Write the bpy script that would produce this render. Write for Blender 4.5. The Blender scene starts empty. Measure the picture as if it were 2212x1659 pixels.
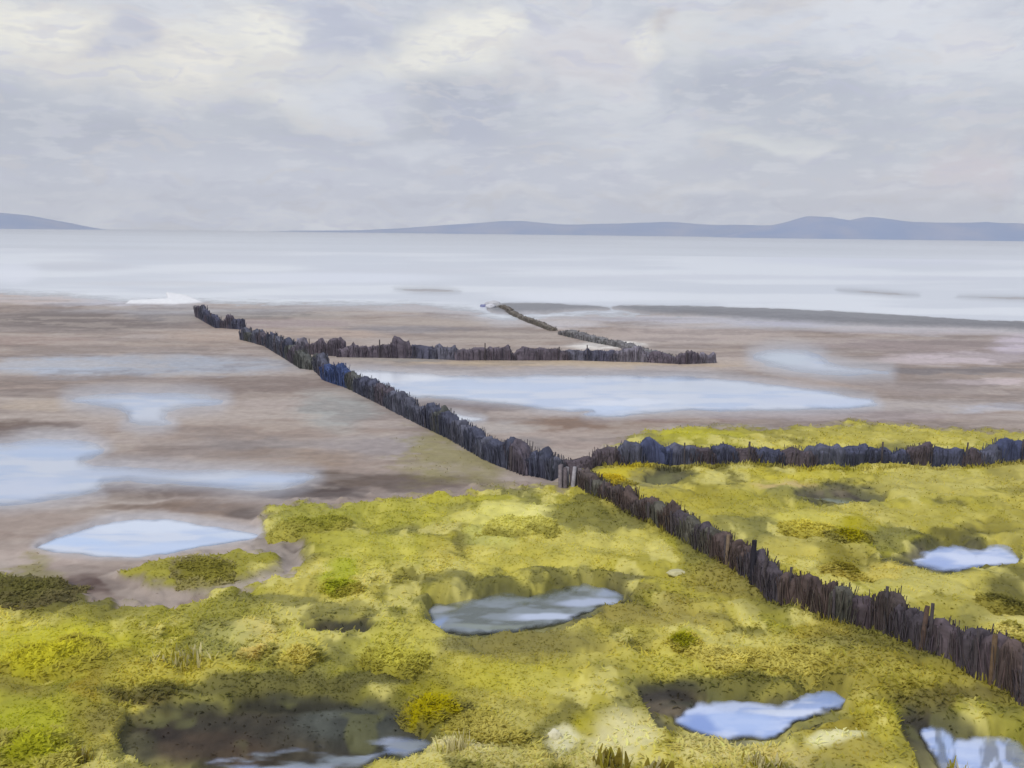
import bpy, bmesh, math, random
import numpy as np
from mathutils import Vector, Matrix

random.seed(7)
rng = np.random.default_rng(11)
scn = bpy.context.scene
C = scn.collection

# ------------------------------------------------------------------ camera
CAM_H, LENS, PITCH, ROLL = 10.0, 35.0, 8.71, 0.68
p, r_ = math.radians(PITCH), math.radians(ROLL)
fwd = Vector((0, math.cos(p), -math.sin(p)))
up0 = Vector((0, math.sin(p), math.cos(p)))
rt0 = Vector((1, 0, 0))
rt = rt0 * math.cos(r_) + up0 * math.sin(r_)
up = -rt0 * math.sin(r_) + up0 * math.cos(r_)
cd = bpy.data.cameras.new('camera')
cd.lens = LENS; cd.sensor_width = 36; cd.clip_start = 0.5; cd.clip_end = 30000
cam = bpy.data.objects.new('camera', cd); C.objects.link(cam)
cam.matrix_world = Matrix(((rt.x, up.x, -fwd.x, 0), (rt.y, up.y, -fwd.y, 0), (rt.z, up.z, -fwd.z, CAM_H), (0, 0, 0, 1)))
scn.camera = cam

# survey units: the photograph measured as 2212 x 1659
W, HH = 2212.0, 1659.0
F = W * LENS / 36.0
def ray(px, py):
    return (fwd + rt * ((px - W / 2) / F) - up * ((py - HH / 2) / F)).normalized()
def G(px, py, z=0.0):
    d = ray(px, py); t = (z - CAM_H) / d.z
    return Vector((d.x * t, d.y * t, z))
def survey(x, y, z):
    vz = z - CAM_H
    a = x * fwd.x + y * fwd.y + vz * fwd.z
    b = x * rt.x + y * rt.y + vz * rt.z
    c = x * up.x + y * up.y + vz * up.z
    return W / 2 + F * b / a, HH / 2 - F * c / a

# ------------------------------------------------------------------ exposure, world, sun
scn.view_settings.view_transform = 'Standard'
scn.view_settings.look = 'None'
scn.view_settings.exposure = 0.0
scn.view_settings.gamma = 1.0
scn.view_settings.use_curve_mapping = False
scn.cycles.volume_bounces = 0
scn.cycles.max_bounces = 6
scn.cycles.diffuse_bounces = 2

SUN_EL, SUN_AZ = math.radians(50), math.radians(215)   # azimuth clockwise from +Y: behind the viewer, to the left
def s2l(c):
    return tuple(((v / 255) / 12.92 if v / 255 <= 0.04045 else ((v / 255 + 0.055) / 1.055) ** 2.4) for v in c)

world = bpy.data.worlds.new("World"); scn.world = world
world.use_nodes = True
nt = world.node_tree; nt.nodes.clear()
def N(tree, kind, **kw):
    n = tree.nodes.new(kind)
    for k, v in kw.items():
        setattr(n, k, v)
    return n
out = N(nt, 'ShaderNodeOutputWorld'); bg = N(nt, 'ShaderNodeBackground')
bg.inputs['Strength'].default_value = 0.1
nt.links.new(bg.outputs[0], out.inputs[0])
sky = N(nt, 'ShaderNodeTexSky', sky_type='NISHITA')
sky.sun_disc = False; sky.sun_elevation = SUN_EL; sky.sun_rotation = SUN_AZ
def wmath(op, a, b=None, c=None, clamp=False):
    n = N(nt, 'ShaderNodeMath', operation=op); n.use_clamp = clamp
    for i, v in enumerate((a, b, c)):
        if v is None: continue
        if isinstance(v, (int, float)): n.inputs[i].default_value = v
        else: nt.links.new(v, n.inputs[i])
    return n.outputs[0]
def wmix(f, a, b):
    n = N(nt, 'ShaderNodeMix', data_type='RGBA'); n.clamp_factor = True
    for i, v in ((0, f), (6, a), (7, b)):
        if isinstance(v, (int, float)): n.inputs[i].default_value = v
        elif isinstance(v, tuple): n.inputs[i].default_value = (*v, 1)
        else: nt.links.new(v, n.inputs[i])
    return n.outputs[2]
tc = N(nt, 'ShaderNodeTexCoord')
sep = N(nt, 'ShaderNodeSeparateXYZ'); nt.links.new(tc.outputs['Generated'], sep.inputs[0])
az = wmath('ARCTAN2', sep.outputs[0], sep.outputs[1])
el = wmath('ARCSINE', sep.outputs[2])
comb = N(nt, 'ShaderNodeCombineXYZ'); nt.links.new(az, comb.inputs[0]); nt.links.new(el, comb.inputs[1])
def wnoise(scale, sx, sy, detail, rough, seed, src=None):
    m = N(nt, 'ShaderNodeMapping'); m.inputs['Scale'].default_value = (sx, sy, 1); m.inputs['Location'].default_value = (seed, seed * .7, seed)
    nt.links.new(src or comb.outputs[0], m.inputs[0])
    n = N(nt, 'ShaderNodeTexNoise'); n.inputs['Scale'].default_value = scale
    n.inputs['Detail'].default_value = detail; n.inputs['Roughness'].default_value = rough
    nt.links.new(m.outputs[0], n.inputs['Vector'])
    return n
# warped sky coordinates give the cloud edges their ragged outline
wn = wnoise(9, 1, 1.6, 4, 0.55, 3.1)
ws = N(nt, 'ShaderNodeVectorMath', operation='SUBTRACT'); nt.links.new(wn.outputs['Color'], ws.inputs[0]); ws.inputs[1].default_value = (.5, .5, .5)
wsc = N(nt, 'ShaderNodeVectorMath', operation='MULTIPLY'); nt.links.new(ws.outputs[0], wsc.inputs[0]); wsc.inputs[1].default_value = (.16, .075, 0)
wadd = N(nt, 'ShaderNodeVectorMath', operation='ADD'); nt.links.new(wsc.outputs[0], wadd.inputs[0]); nt.links.new(comb.outputs[0], wadd.inputs[1])
warp = wadd.outputs[0]
def ramp01(v, a, b):
    n = N(nt, 'ShaderNodeMapRange', interpolation_type='SMOOTHSTEP'); n.clamp = True
    nt.links.new(v, n.inputs[0]); n.inputs[1].default_value = a; n.inputs[2].default_value = b
    return n.outputs[0]
n1 = wnoise(5, 1, 2.3, 6, 0.55, 0.3, warp).outputs['Fac']
n2 = wnoise(16, 1, 3.0, 5, 0.6, 5.2, warp).outputs['Fac']
n3 = wnoise(24, 1, 3.6, 4, 0.6, 8.7).outputs['Fac']
cloud = wmix(ramp01(n1, .38, .62), s2l((198, 203, 214)), s2l((224, 227, 233)))
cloud = wmix(wmath('MULTIPLY', ramp01(n2, .5, .66), .6), cloud, s2l((190, 195, 209)))
# cloud masses: (x, y, half width, half height, colour, strength) measured on the photograph
CREAM, PINK, WHITE, LAV, GREY, DARK = (245, 243, 234), (226, 221, 223), (230, 233, 240), (190, 195, 215), (192, 197, 209), (178, 183, 198)
masses = [
    (1106, 330, 1100, 90, (194, 198, 210), .55), (1106, 430, 1200, 46, (190, 195, 209), .6), (200, 330, 330, 90, (186, 190, 203), .6), (1750, 350, 420, 60, (190, 194, 205), .6), (700, 330, 260, 50, (188, 192, 209), .5),
    (140, 80, 260, 90, CREAM, .75), (300, 130, 190, 90, (230, 226, 220), .7), (520, 90, 150, 90, CREAM, .85), (330, 165, 70, 45, CREAM, .8),
    (470, 160, 220, 70, (226, 224, 220), .6), (660, 230, 70, 45, CREAM, .9), (720, 155, 130, 30, CREAM, .6), (990, 90, 170, 70, CREAM, .95),
    (860, 150, 150, 40, CREAM, .6), (800, 235, 130, 60, WHITE, .7), (700, 60, 90, 110, LAV, .6), (290, 70, 50, 60, LAV, .7),
    (60, 260, 170, 70, GREY, .9), (150, 320, 190, 60, DARK, .5), (560, 250, 130, 50, GREY, .6), (980, 230, 150, 80, DARK, .65),
    (1050, 300, 90, 80, LAV, .6), (1190, 170, 50, 55, DARK, .5), (1270, 110, 130, 80, PINK, .7), (1500, 70, 120, 70, (228, 229, 228), .75),
    (1460, 40, 50, 35, (200, 194, 196), .7), (1730, 10, 90, 22, (206, 200, 198), .6), (1900, 60, 260, 70, WHITE, .7), (2090, 95, 60, 40, (232, 230, 232), .7),
    (1620, 190, 170, 45, DARK, .5), (1640, 300, 110, 24, (232, 234, 232), .95), (1690, 310, 40, 28, (236, 236, 234), .8), (1800, 250, 260, 70, GREY, .6),
    (1380, 300, 170, 50, WHITE, .5), (2140, 370, 90, 60, (214, 203, 208), .75), (1950, 410, 230, 50, (204, 202, 208), .7), (1650, 390, 300, 40, (196, 199, 208), .6),
    (1150, 380, 260, 60, (196, 199, 212), .6), (480, 370, 260, 60, (200, 204, 216), .5), (200, 430, 130, 25, (214, 216, 222), .6), (700, 440, 320, 40, (193, 197, 212), .6),
    (1150, 440, 160, 18, (216, 215, 216), .6), (1480, 400, 150, 12, (216, 215, 216), .6), (900, 330, 140, 22, WHITE, .5), (430, 480, 200, 14, (186, 192, 212), .5),
    (100, 60, 120, 50, (250, 247, 236), .9), (420, 140, 90, 40, (250, 246, 236), .9), (560, 60, 70, 60, (250, 248, 238), .95), (1040, 70, 90, 40, (250, 248, 238), .95), (900, 130, 70, 24, (246, 244, 236), .9), (1400, 90, 60, 40, (244, 242, 234), .8),
]
def ang(px, py):
    d = ray(px, py); return math.atan2(d.x, d.y), math.asin(d.z)
for (cx, cy, rx, ry, col, st) in masses:
    a0, e0 = ang(cx, cy)
    m = N(nt, 'ShaderNodeMapping', vector_type='TEXTURE')
    m.inputs['Location'].default_value = (a0, e0, 0)
    m.inputs['Scale'].default_value = (1.35 * rx / F, 1.35 * ry / F, 1)
    nt.links.new(warp, m.inputs[0])
    g = N(nt, 'ShaderNodeTexGradient', gradient_type='SPHERICAL'); nt.links.new(m.outputs[0], g.inputs[0])
    f = wmath('MULTIPLY', ramp01(g.outputs['Fac'], 0.0, 0.75), st)
    cloud = wmix(f, cloud, s2l(col))
cloud = wmix(wmath('MULTIPLY', ramp01(n3, .50, .62), .4), cloud, s2l((226, 227, 232)))
cloud = wmix(wmath('MULTIPLY', ramp01(n3, .48, .32), .28), cloud, s2l((192, 194, 210)))
hz = wmath('MULTIPLY_ADD', ramp01(el, .10, .0), .52, 1.0)
hzs = N(nt, 'ShaderNodeVectorMath', operation='SCALE'); nt.links.new(cloud, hzs.inputs[0]); nt.links.new(hz, hzs.inputs[3]); cloud = hzs.outputs[0]
n4 = wnoise(20, 1, 3.6, 4, 0.55, 12.3, warp).outputs['Color']
sp4 = N(nt, 'ShaderNodeSeparateColor'); nt.links.new(n4, sp4.inputs[0])
cloud = wmix(wmath('MULTIPLY', ramp01(sp4.outputs[0], .54, .66), .4), cloud, s2l((200, 202, 222)))
cloud = wmix(wmath('MULTIPLY', ramp01(sp4.outputs[1], .55, .66), .4), cloud, s2l((224, 220, 220)))
# higher up, out of frame, the cover thins to pale blue
cloud = wmix(wmath('MULTIPLY', ramp01(el, .26, .6), .8), cloud, s2l((200, 208, 228)))
sc10 = N(nt, 'ShaderNodeVectorMath', operation='MULTIPLY'); nt.links.new(cloud, sc10.inputs[0]); sc10.inputs[1].default_value = (10, 10, 10)
final = wmix(.94, sky.outputs[0], sc10.outputs[0])
nt.links.new(final, bg.inputs['Color'])

sl = bpy.data.lights.new('sun', 'SUN'); sl.energy = 2.2; sl.angle = math.radians(12); sl.color = (1, .96, .9)
sun = bpy.data.objects.new('sun', sl); C.objects.link(sun)
sd_ = Vector((math.sin(SUN_AZ) * math.cos(SUN_EL), math.cos(SUN_AZ) * math.cos(SUN_EL), math.sin(SUN_EL)))
sun.rotation_euler = sd_.to_track_quat('Z', 'Y').to_euler()
KLIGHT = 1.06          # light arriving on open ground, used to turn the colours one sees into albedo

# ------------------------------------------------------------------ helpers
def lin(c):
    c = np.asarray(c, float) / 255
    return np.where(c <= .04045, c / 12.92, ((c + .055) / 1.055) ** 2.4)
def alb(c, k=1.0):
    return np.clip(lin(c) / KLIGHT * k, 0, .85)

def hash2(ix, iy, seed):
    h = (ix.astype(np.int64) * 374761393 + iy.astype(np.int64) * 668265263 + seed * 1274126177) & 0xffffffff
    h = ((h ^ (h >> 13)) * 1274126177) & 0xffffffff
    return ((h ^ (h >> 16)) & 0xffff) / 65535.0
def vnoise(x, y, seed=0):
    ix, iy = np.floor(x), np.floor(y); fx, fy = x - ix, y - iy
    fx = fx * fx * fx * (fx * (fx * 6 - 15) + 10); fy = fy * fy * fy * (fy * (fy * 6 - 15) + 10)
    a, b = hash2(ix, iy, seed), hash2(ix + 1, iy, seed); c, d = hash2(ix, iy + 1, seed), hash2(ix + 1, iy + 1, seed)
    return (a + (b - a) * fx) * (1 - fy) + (c + (d - c) * fx) * fy
def fbm(x, y, seed=0, octv=4, gain=.5):
    s, a, t = 0, 1, 0
    for o in range(octv):
        s = s + a * vnoise(x * 2 ** o + 17.3 * o, y * 2 ** o - 9.1 * o, seed + o); t += a; a *= gain
    return s / t
def cushions(x, y, cell, seed):
    """rounded clumps: height of the nearest dome"""
    gx, gy = np.floor(x / cell), np.floor(y / cell); best = np.zeros_like(x)
    for dx in (-1, 0, 1):
        for dy in (-1, 0, 1):
            cx, cy = gx + dx, gy + dy
            px_ = (cx + .1 + .8 * hash2(cx, cy, seed)) * cell; py_ = (cy + .1 + .8 * hash2(cx, cy, seed + 5)) * cell
            rad = cell * (.5 + .5 * hash2(cx, cy, seed + 9)); hgt = .45 + .55 * hash2(cx, cy, seed + 13)
            q = 1 - ((x - px_) ** 2 + (y - py_) ** 2) / rad ** 2
            best = np.maximum(best, np.sqrt(np.clip(q, 0, 1)) * hgt)
    return best
def sstep(a, b, v):
    t = np.clip((v - a) / (b - a), 0, 1); return t * t * (3 - 2 * t)
def sdpoly(X, Y, poly, pad=90):
    """signed distance to a polygon, positive inside; far points only get a rough value"""
    P = np.asarray(poly, float); res = np.full(X.shape, -999.0)
    m = (X > P[:, 0].min() - pad) & (X < P[:, 0].max() + pad) & (Y > P[:, 1].min() - pad) & (Y < P[:, 1].max() + pad)
    x, y = X[m], Y[m]
    if x.size == 0: return res
    d = np.full(x.shape, 1e9); inside = np.zeros(x.shape, bool); n = len(P)
    for i in range(n):
        ax, ay = P[i]; bx, by = P[(i + 1) % n]; ex, ey = bx - ax, by - ay
        t = np.clip(((x - ax) * ex + (y - ay) * ey) / (ex * ex + ey * ey + 1e-9), 0, 1)
        d = np.minimum(d, (x - ax - t * ex) ** 2 + (y - ay - t * ey) ** 2)
        cross = ((ay > y) != (by > y)) & (x < (bx - ax) * (y - ay) / (by - ay + 1e-12) + ax)
        inside ^= cross
    res[m] = np.where(inside, 1, -1) * np.sqrt(d)
    return res

def chaikin(P, n=2):
    for _ in range(n):
        Q = []
        for i in range(len(P)):
            a, b = P[i], P[(i + 1) % len(P)]
            Q += [(.75 * a[0] + .25 * b[0], .75 * a[1] + .25 * b[1]), (.25 * a[0] + .75 * b[0], .25 * a[1] + .75 * b[1])]
        P = Q
    return P

def principled(name, rough=.8, spec=.3):
    m = bpy.data.materials.new(name); m.use_nodes = True
    b = m.node_tree.nodes['Principled BSDF']
    b.inputs['Roughness'].default_value = rough; b.inputs['Specular IOR Level'].default_value = spec
    return m, b, m.node_tree
def tnoise(t, scale, detail=4, rough=.6, vec=None):
    n = N(t, 'ShaderNodeTexNoise'); n.inputs['Scale'].default_value = scale; n.inputs['Detail'].default_value = detail; n.inputs['Roughness'].default_value = rough
    if vec is None:
        tcn = N(t, 'ShaderNodeTexCoord'); vec = tcn.outputs['Object']
    t.links.new(vec, n.inputs['Vector']); return n
def tint_by_noise(t, colour_out, scale, lo, hi):
    n = tnoise(t, scale, 5)
    mr = N(t, 'ShaderNodeMapRange'); t.links.new(n.outputs['Fac'], mr.inputs[0])
    mr.inputs[1].default_value = .3; mr.inputs[2].default_value = .7; mr.inputs[3].default_value = lo; mr.inputs[4].default_value = hi
    v = N(t, 'ShaderNodeVectorMath', operation='SCALE'); t.links.new(colour_out, v.inputs[0]); t.links.new(mr.outputs[0], v.inputs[3])
    return v.outputs[0]
def attr_colour_material(name, rough, spec, nscale, lo, hi, soft=0.0, bump=0.0, wet=False):
    m, b, t = principled(name, rough, spec)
    a = N(t, 'ShaderNodeAttribute', attribute_name='tone')
    t.links.new(tint_by_noise(t, a.outputs['Color'], nscale, lo, hi), b.inputs['Base Color'])
    if soft:      # leaf faces share the light of the crown they sit in
        g = N(t, 'ShaderNodeNewGeometry')
        mx = N(t, 'ShaderNodeMix', data_type='VECTOR'); mx.inputs[0].default_value = soft
        t.links.new(g.outputs['Normal'], mx.inputs[4]); mx.inputs[5].default_value = (0, 0, 1)
        nv = N(t, 'ShaderNodeVectorMath', operation='NORMALIZE'); t.links.new(mx.outputs[1], nv.inputs[0])
        t.links.new(nv.outputs[0], b.inputs['Normal'])
    if bump:
        n = tnoise(t, nscale * 1.7, 5); bn = N(t, 'ShaderNodeBump'); bn.inputs['Strength'].default_value = bump; bn.inputs['Distance'].default_value = .05
        t.links.new(n.outputs['Fac'], bn.inputs['Height']); t.links.new(bn.outputs[0], b.inputs['Normal'])
    if wet:
        w = N(t, 'ShaderNodeAttribute', attribute_name='wet')
        mr = N(t, 'ShaderNodeMapRange'); t.links.new(w.outputs['Fac'], mr.inputs[0]); mr.inputs[3].default_value = rough; mr.inputs[4].default_value = .22
        t.links.new(mr.outputs[0], b.inputs['Roughness'])
        mr2 = N(t, 'ShaderNodeMapRange'); t.links.new(w.outputs['Fac'], mr2.inputs[0]); mr2.inputs[3].default_value = spec; mr2.inputs[4].default_value = .6
        t.links.new(mr2.outputs[0], b.inputs['Specular IOR Level'])
    return m

def mesh_obj(name, verts, faces, mat, parent=None, tones=None, smooth=True):
    me = bpy.data.meshes.new(name)
    verts = np.asarray(verts, np.float32)
    if isinstance(faces, np.ndarray):
        k = faces.shape[1]; nf = len(faces)
        me.vertices.add(len(verts)); me.vertices.foreach_set('co', verts.ravel())
        me.loops.add(nf * k); me.loops.foreach_set('vertex_index', faces.astype(np.int32).ravel())
        me.polygons.add(nf); me.polygons.foreach_set('loop_start', np.arange(0, nf * k, k, dtype=np.int32))
        me.update(calc_edges=True)
    else:
        me.from_pydata([tuple(map(float, v)) for v in verts], [], faces); me.update()
    if smooth: me.polygons.foreach_set('use_smooth', np.ones(len(me.polygons), bool))
    if tones is not None:
        a = me.attributes.new('tone', 'FLOAT_COLOR', 'POINT')
        t4 = np.ones((len(verts), 4), np.float32); t4[:, :3] = tones; a.data.foreach_set('color', t4.ravel())
    me.materials.append(mat)
    o = bpy.data.objects.new(name, me); C.objects.link(o)
    if parent: o.parent = parent
    return o
def tag(o, label=None, cat=None, group=None, kind=None):
    if label: o['label'] = label
    if cat: o['category'] = cat
    if group: o['group'] = group
    if kind: o['kind'] = kind
    return o
def empty(name, loc, label, cat, group=None):
    o = bpy.data.objects.new(name, None); C.objects.link(o); o.location = loc; o.empty_display_size = .3
    return tag(o, label, cat, group)

# ------------------------------------------------------------------ the map: outlines measured on the photograph
MARSH_Z, MUD_Z = .42, .05
POOL_Z = .16                     # water standing in the marsh hollows
marsh_polys = [
    [(1215, 1048), (1100, 1040), (960, 1058), (760, 1082), (600, 1083), (565, 1110), (575, 1140), (640, 1170), (630, 1230), (560, 1250), (470, 1262),
     (420, 1290), (350, 1302), (260, 1305), (190, 1285), (80, 1250), (0, 1232), (-700, 1200), (-900, 1900), (3300, 1900), (3300, 930),
     (2212, 925), (2080, 922), (1950, 915), (1860, 903), (1760, 918), (1640, 922), (1500, 912), (1400, 925), (1310, 962), (1290, 985), (1250, 1010)],
    [(290, 1225), (340, 1200), (430, 1195), (520, 1178), (590, 1190), (600, 1215), (520, 1240), (430, 1262), (340, 1255)],
]
thin_grass = [[(840, 990), (930, 930), (1010, 955), (1100, 1020), (1060, 1050), (960, 1030), (870, 1005)],
              [(0, 1240), (60, 1215), (100, 1240), (60, 1270), (0, 1270)]]
hollows = [   # peaty hollows round the marsh pools, bank shade painted in
    [(920, 1312), (1000, 1275), (1100, 1262), (1200, 1248), (1260, 1260), (1320, 1255), (1372, 1285), (1260, 1332), (1190, 1362), (1010, 1362), (960, 1362)],
    [(1372, 1490), (1430, 1462), (1560, 1480), (1700, 1498), (1800, 1478), (1850, 1522), (1720, 1555), (1640, 1605), (1500, 1602), (1420, 1562)],
    [(1925, 1530), (2000, 1512), (2100, 1560), (2230, 1600), (2260, 1720), (2020, 1720), (1965, 1600)],
    [(245, 1580), (320, 1515), (450, 1525), (560, 1498), (750, 1500), (870, 1530), (940, 1590), (930, 1618), (800, 1640), (700, 1700), (400, 1700), (300, 1640)],
    [(1880, 1205), (1960, 1175), (2010, 1158), (2140, 1160), (2200, 1178), (2208, 1215), (2130, 1228), (2050, 1237), (1980, 1222)],
    [(1690, 1062), (1760, 1045), (1880, 1050), (1930, 1065), (1850, 1082), (1760, 1082)],
    [(640, 1352), (690, 1335), (790, 1352), (740, 1366), (690, 1372)],
    [(1395, 1025), (1450, 1012), (1500, 1022), (1470, 1038), (1410, 1040)],
]
marsh_pools = [
    [(1955, 1210), (2015, 1183), (2060, 1172), (2110, 1190), (2145, 1176), (2192, 1183), (2206, 1213), (2130, 1224), (2050, 1236), (1995, 1220)],
    [(922, 1310), (970, 1300), (1040, 1290), (1120, 1284), (1200, 1272), (1290, 1262), (1352, 1288), (1340, 1302), (1262, 1322), (1190, 1352), (1100, 1360), (990, 1366), (955, 1360)],
    [(1458, 1558), (1500, 1522), (1600, 1508), (1700, 1524), (1740, 1500), (1800, 1488), (1842, 1520), (1725, 1542), (1668, 1592), (1560, 1598), (1510, 1588)],
    [(1985, 1562), (2040, 1572), (2080, 1602), (2150, 1588), (2215, 1612), (2250, 1700), (2060, 1700), (2020, 1640)],
    [(420, 1662), (500, 1636), (620, 1622), (740, 1600), (850, 1590), (935, 1606), (925, 1622), (800, 1636), (720, 1700), (430, 1700)],
]
mud_pools = [   # outline, feather
    ([(58, 1180), (150, 1150), (230, 1126), (330, 1118), (430, 1130), (565, 1150), (560, 1160), (450, 1176), (330, 1201), (180, 1197), (100, 1192)], 5),
    ([(-400, 980), (0, 960), (70, 945), (200, 950), (230, 975), (160, 1000), (330, 1012), (560, 1015), (695, 1025), (650, 1045), (590, 1062), (400, 1042), (235, 1035), (205, 1068), (60, 1085), (0, 1092), (-400, 1090)], 9),
    ([(140, 860), (250, 845), (430, 848), (500, 868), (400, 880), (345, 895), (375, 918), (275, 920), (280, 885), (170, 872)], 9),
    ([(722, 795), (830, 800), (1000, 812), (1300, 808), (1550, 815), (1750, 838), (1925, 870), (1800, 886), (1500, 886), (1370, 891), (1330, 900), (1245, 897), (1290, 886), (1200, 888), (1100, 872), (940, 856), (890, 860), (820, 830)], 6),
    ([(905, 896), (960, 889), (1055, 904), (1000, 912), (945, 906)], 4),
    ([(1610, 768), (1680, 750), (1760, 758), (1800, 788), (1960, 806), (1800, 812), (1680, 797)], 8),
]
banks = [   # low dark bars of mud and weed at the edge of the sea
    [(1050, 668), (1075, 655), (1150, 655), (1300, 662), (1330, 668), (1240, 669), (1190, 675), (1075, 678)],
    [(1295, 660), (1500, 662), (1800, 672), (2050, 690), (2300, 700), (2300, 718), (2050, 708), (1900, 704), (1700, 694), (1500, 682), (1380, 676)],
    [(1790, 624), (1880, 626), (2000, 636), (1960, 640), (1860, 634)], [(2040, 638), (2300, 640), (2300, 650), (2120, 646)], [(830, 622), (960, 620), (1010, 632), (900, 632)],
]
sandbar = [(272, 656), (280, 648), (362, 644), (358, 630), (400, 636), (438, 652), (380, 657)]
shore = [(-900, 632), (0, 632), (150, 640), (280, 650), (440, 652), (560, 655), (900, 657), (1010, 668), (1080, 690), (1180, 684), (1300, 678), (1500, 680), (1700, 690), (1900, 700), (2212, 706), (3200, 730),
         (3200, 2500), (-900, 2500)]

mud_pools = [(chaikin(q, 1), f) for q, f in mud_pools]; banks = [chaikin(q) for q in banks]
# patches of vegetation and mud, changes of plant and sediment plus some painted light and shade: (x, y, half width, half height, colour, strength)
hollows = [chaikin(q) for q in hollows]; marsh_pools = [chaikin(q, 1) for q in marsh_pools]
grass_patches = [
    (1130, 1118, 130, 28, (210, 203, 108), .9), (1165, 1112, 70, 14, (222, 214, 128), .8), (1275, 1110, 80, 20, (118, 114, 48), .85), (1300, 1172, 150, 36, (200, 190, 98), .8), (1150, 1225, 170, 40, (188, 178, 76), .7),
    (1000, 1075, 120, 20, (176, 170, 46), .8), (850, 1110, 150, 34, (172, 167, 55), .7), (690, 1112, 95, 32, (150, 148, 55), .8), (620, 1180, 46, 40, (108, 103, 60), .7), (1060, 1160, 60, 30, (190, 188, 100), .7),
    (800, 1200, 120, 50, (184, 178, 72), .7), (730, 1250, 50, 40, (165, 170, 40), .8), (420, 1222, 130, 34, (142, 136, 52), .9), (60, 1268, 110, 36, (92, 88, 46), .9), (200, 1320, 140, 30, (128, 122, 54), .8),
    (110, 1395, 190, 52, (190, 184, 52), .9), (450, 1325, 150, 32, (152, 147, 62), .8), (545, 1390, 46, 44, (204, 190, 112), .9), (640, 1400, 62, 56, (200, 190, 98), .9), (850, 1395, 110, 46, (188, 181, 78), .8), (950, 1350, 70, 40, (178, 170, 70), .6),
    (480, 1410, 80, 50, (172, 168, 96), .6), (210, 1470, 36, 46, (168, 146, 42), .6), (330, 1494, 74, 22, (86, 72, 36), .9), (60, 1480, 80, 26, (132, 122, 50), .7), (60, 1590, 140, 90, (168, 168, 40), .9), (185, 1575, 50, 60, (146, 136, 56), .7),
    (250, 1440, 60, 30, (138, 128, 50), .6), (400, 1455, 160, 30, (188, 176, 72), .8), (930, 1508, 74, 34, (170, 160, 14), .9), (800, 1480, 110, 22, (92, 92, 46), .75), (715, 1350, 70, 16, (70, 66, 44), .9), (1090, 1392, 140, 40, (142, 132, 64), .9),
    (1010, 1385, 60, 26, (128, 124, 76), .7), (1000, 1450, 120, 40, (182, 172, 62), .6), (1120, 1460, 120, 40, (176, 168, 56), .7), (1390, 1330, 160, 36, (146, 134, 64), .8), (1370, 1262, 60, 18, (88, 84, 46), .8), (1570, 1255, 90, 36, (140, 128, 62), .7),
    (1475, 1390, 46, 18, (152, 150, 20), .85), (1555, 1402, 110, 34, (200, 190, 104), .7), (1450, 1440, 130, 30, (178, 168, 62), .7), (1700, 1415, 120, 34, (194, 184, 98), .8), (1900, 1460, 160, 46, (144, 132, 46), .8), (2060, 1490, 140, 40, (152, 140, 52), .7),
    (1790, 1380, 80, 20, (168, 148, 52), .45), (1245, 1585, 36, 50, (166, 156, 40), .9), (1330, 1600, 90, 60, (220, 211, 156), .85), (1200, 1600, 40, 26, (226, 220, 176), .8), (1460, 1520, 60, 40, (180, 170, 74), .6), (1560, 1630, 110, 34, (206, 196, 134), .8),
    (1800, 1575, 60, 26, (224, 218, 166), .9), (1800, 1546, 58, 10, (146, 132, 44), .9), (1700, 1625, 80, 36, (196, 182, 116), .7), (1850, 1620, 80, 40, (166, 152, 72), .7), (1940, 1470, 70, 20, (186, 176, 80), .5),
    (1060, 1565, 90, 36, (190, 180, 98), .8), (980, 1625, 70, 16, (220, 210, 160), .8), (1100, 1645, 240, 22, (206, 196, 124), .7), (1000, 1550, 60, 30, (176, 166, 70), .6),
    (1490, 938, 150, 18, (176, 170, 42), .9), (1620, 925, 120, 14, (150, 142, 46), .7), (1900, 940, 220, 22, (184, 172, 72), .7), (2160, 935, 90, 14, (160, 150, 62), .7), (1340, 1022, 70, 22, (190, 174, 42), .9), (1420, 1034, 60, 16, (122, 116, 76), .7),
    (1700, 1018, 120, 12, (190, 178, 60), .8), (1690, 1042, 60, 9, (196, 170, 116), .7), (2000, 1045, 170, 28, (178, 168, 86), .7), (1600, 1095, 130, 34, (166, 156, 58), .7), (1460, 1075, 110, 26, (170, 158, 52), .7), (1880, 1110, 200, 24, (188, 176, 84), .6),
    (1840, 1148, 44, 32, (164, 154, 8), .95), (1740, 1135, 80, 28, (198, 188, 84), .8), (2040, 1120, 110, 26, (164, 154, 58), .7), (2110, 1140, 80, 12, (120, 112, 40), .8), (1985, 1262, 120, 30, (194, 184, 98), .8), (1930, 1225, 60, 18, (202, 186, 92), .8),
    (2172, 1290, 56, 44, (96, 92, 40), .9), (2175, 1358, 60, 22, (204, 194, 116), .8), (1825, 1215, 56, 36, (136, 126, 42), .8), (2010, 1320, 110, 24, (164, 154, 62), .7), (1700, 1180, 90, 24, (186, 174, 86), .7), (2200, 1140, 40, 60, (146, 136, 50), .6), (2190, 1030, 60, 40, (168, 156, 74), .6),
]
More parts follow.
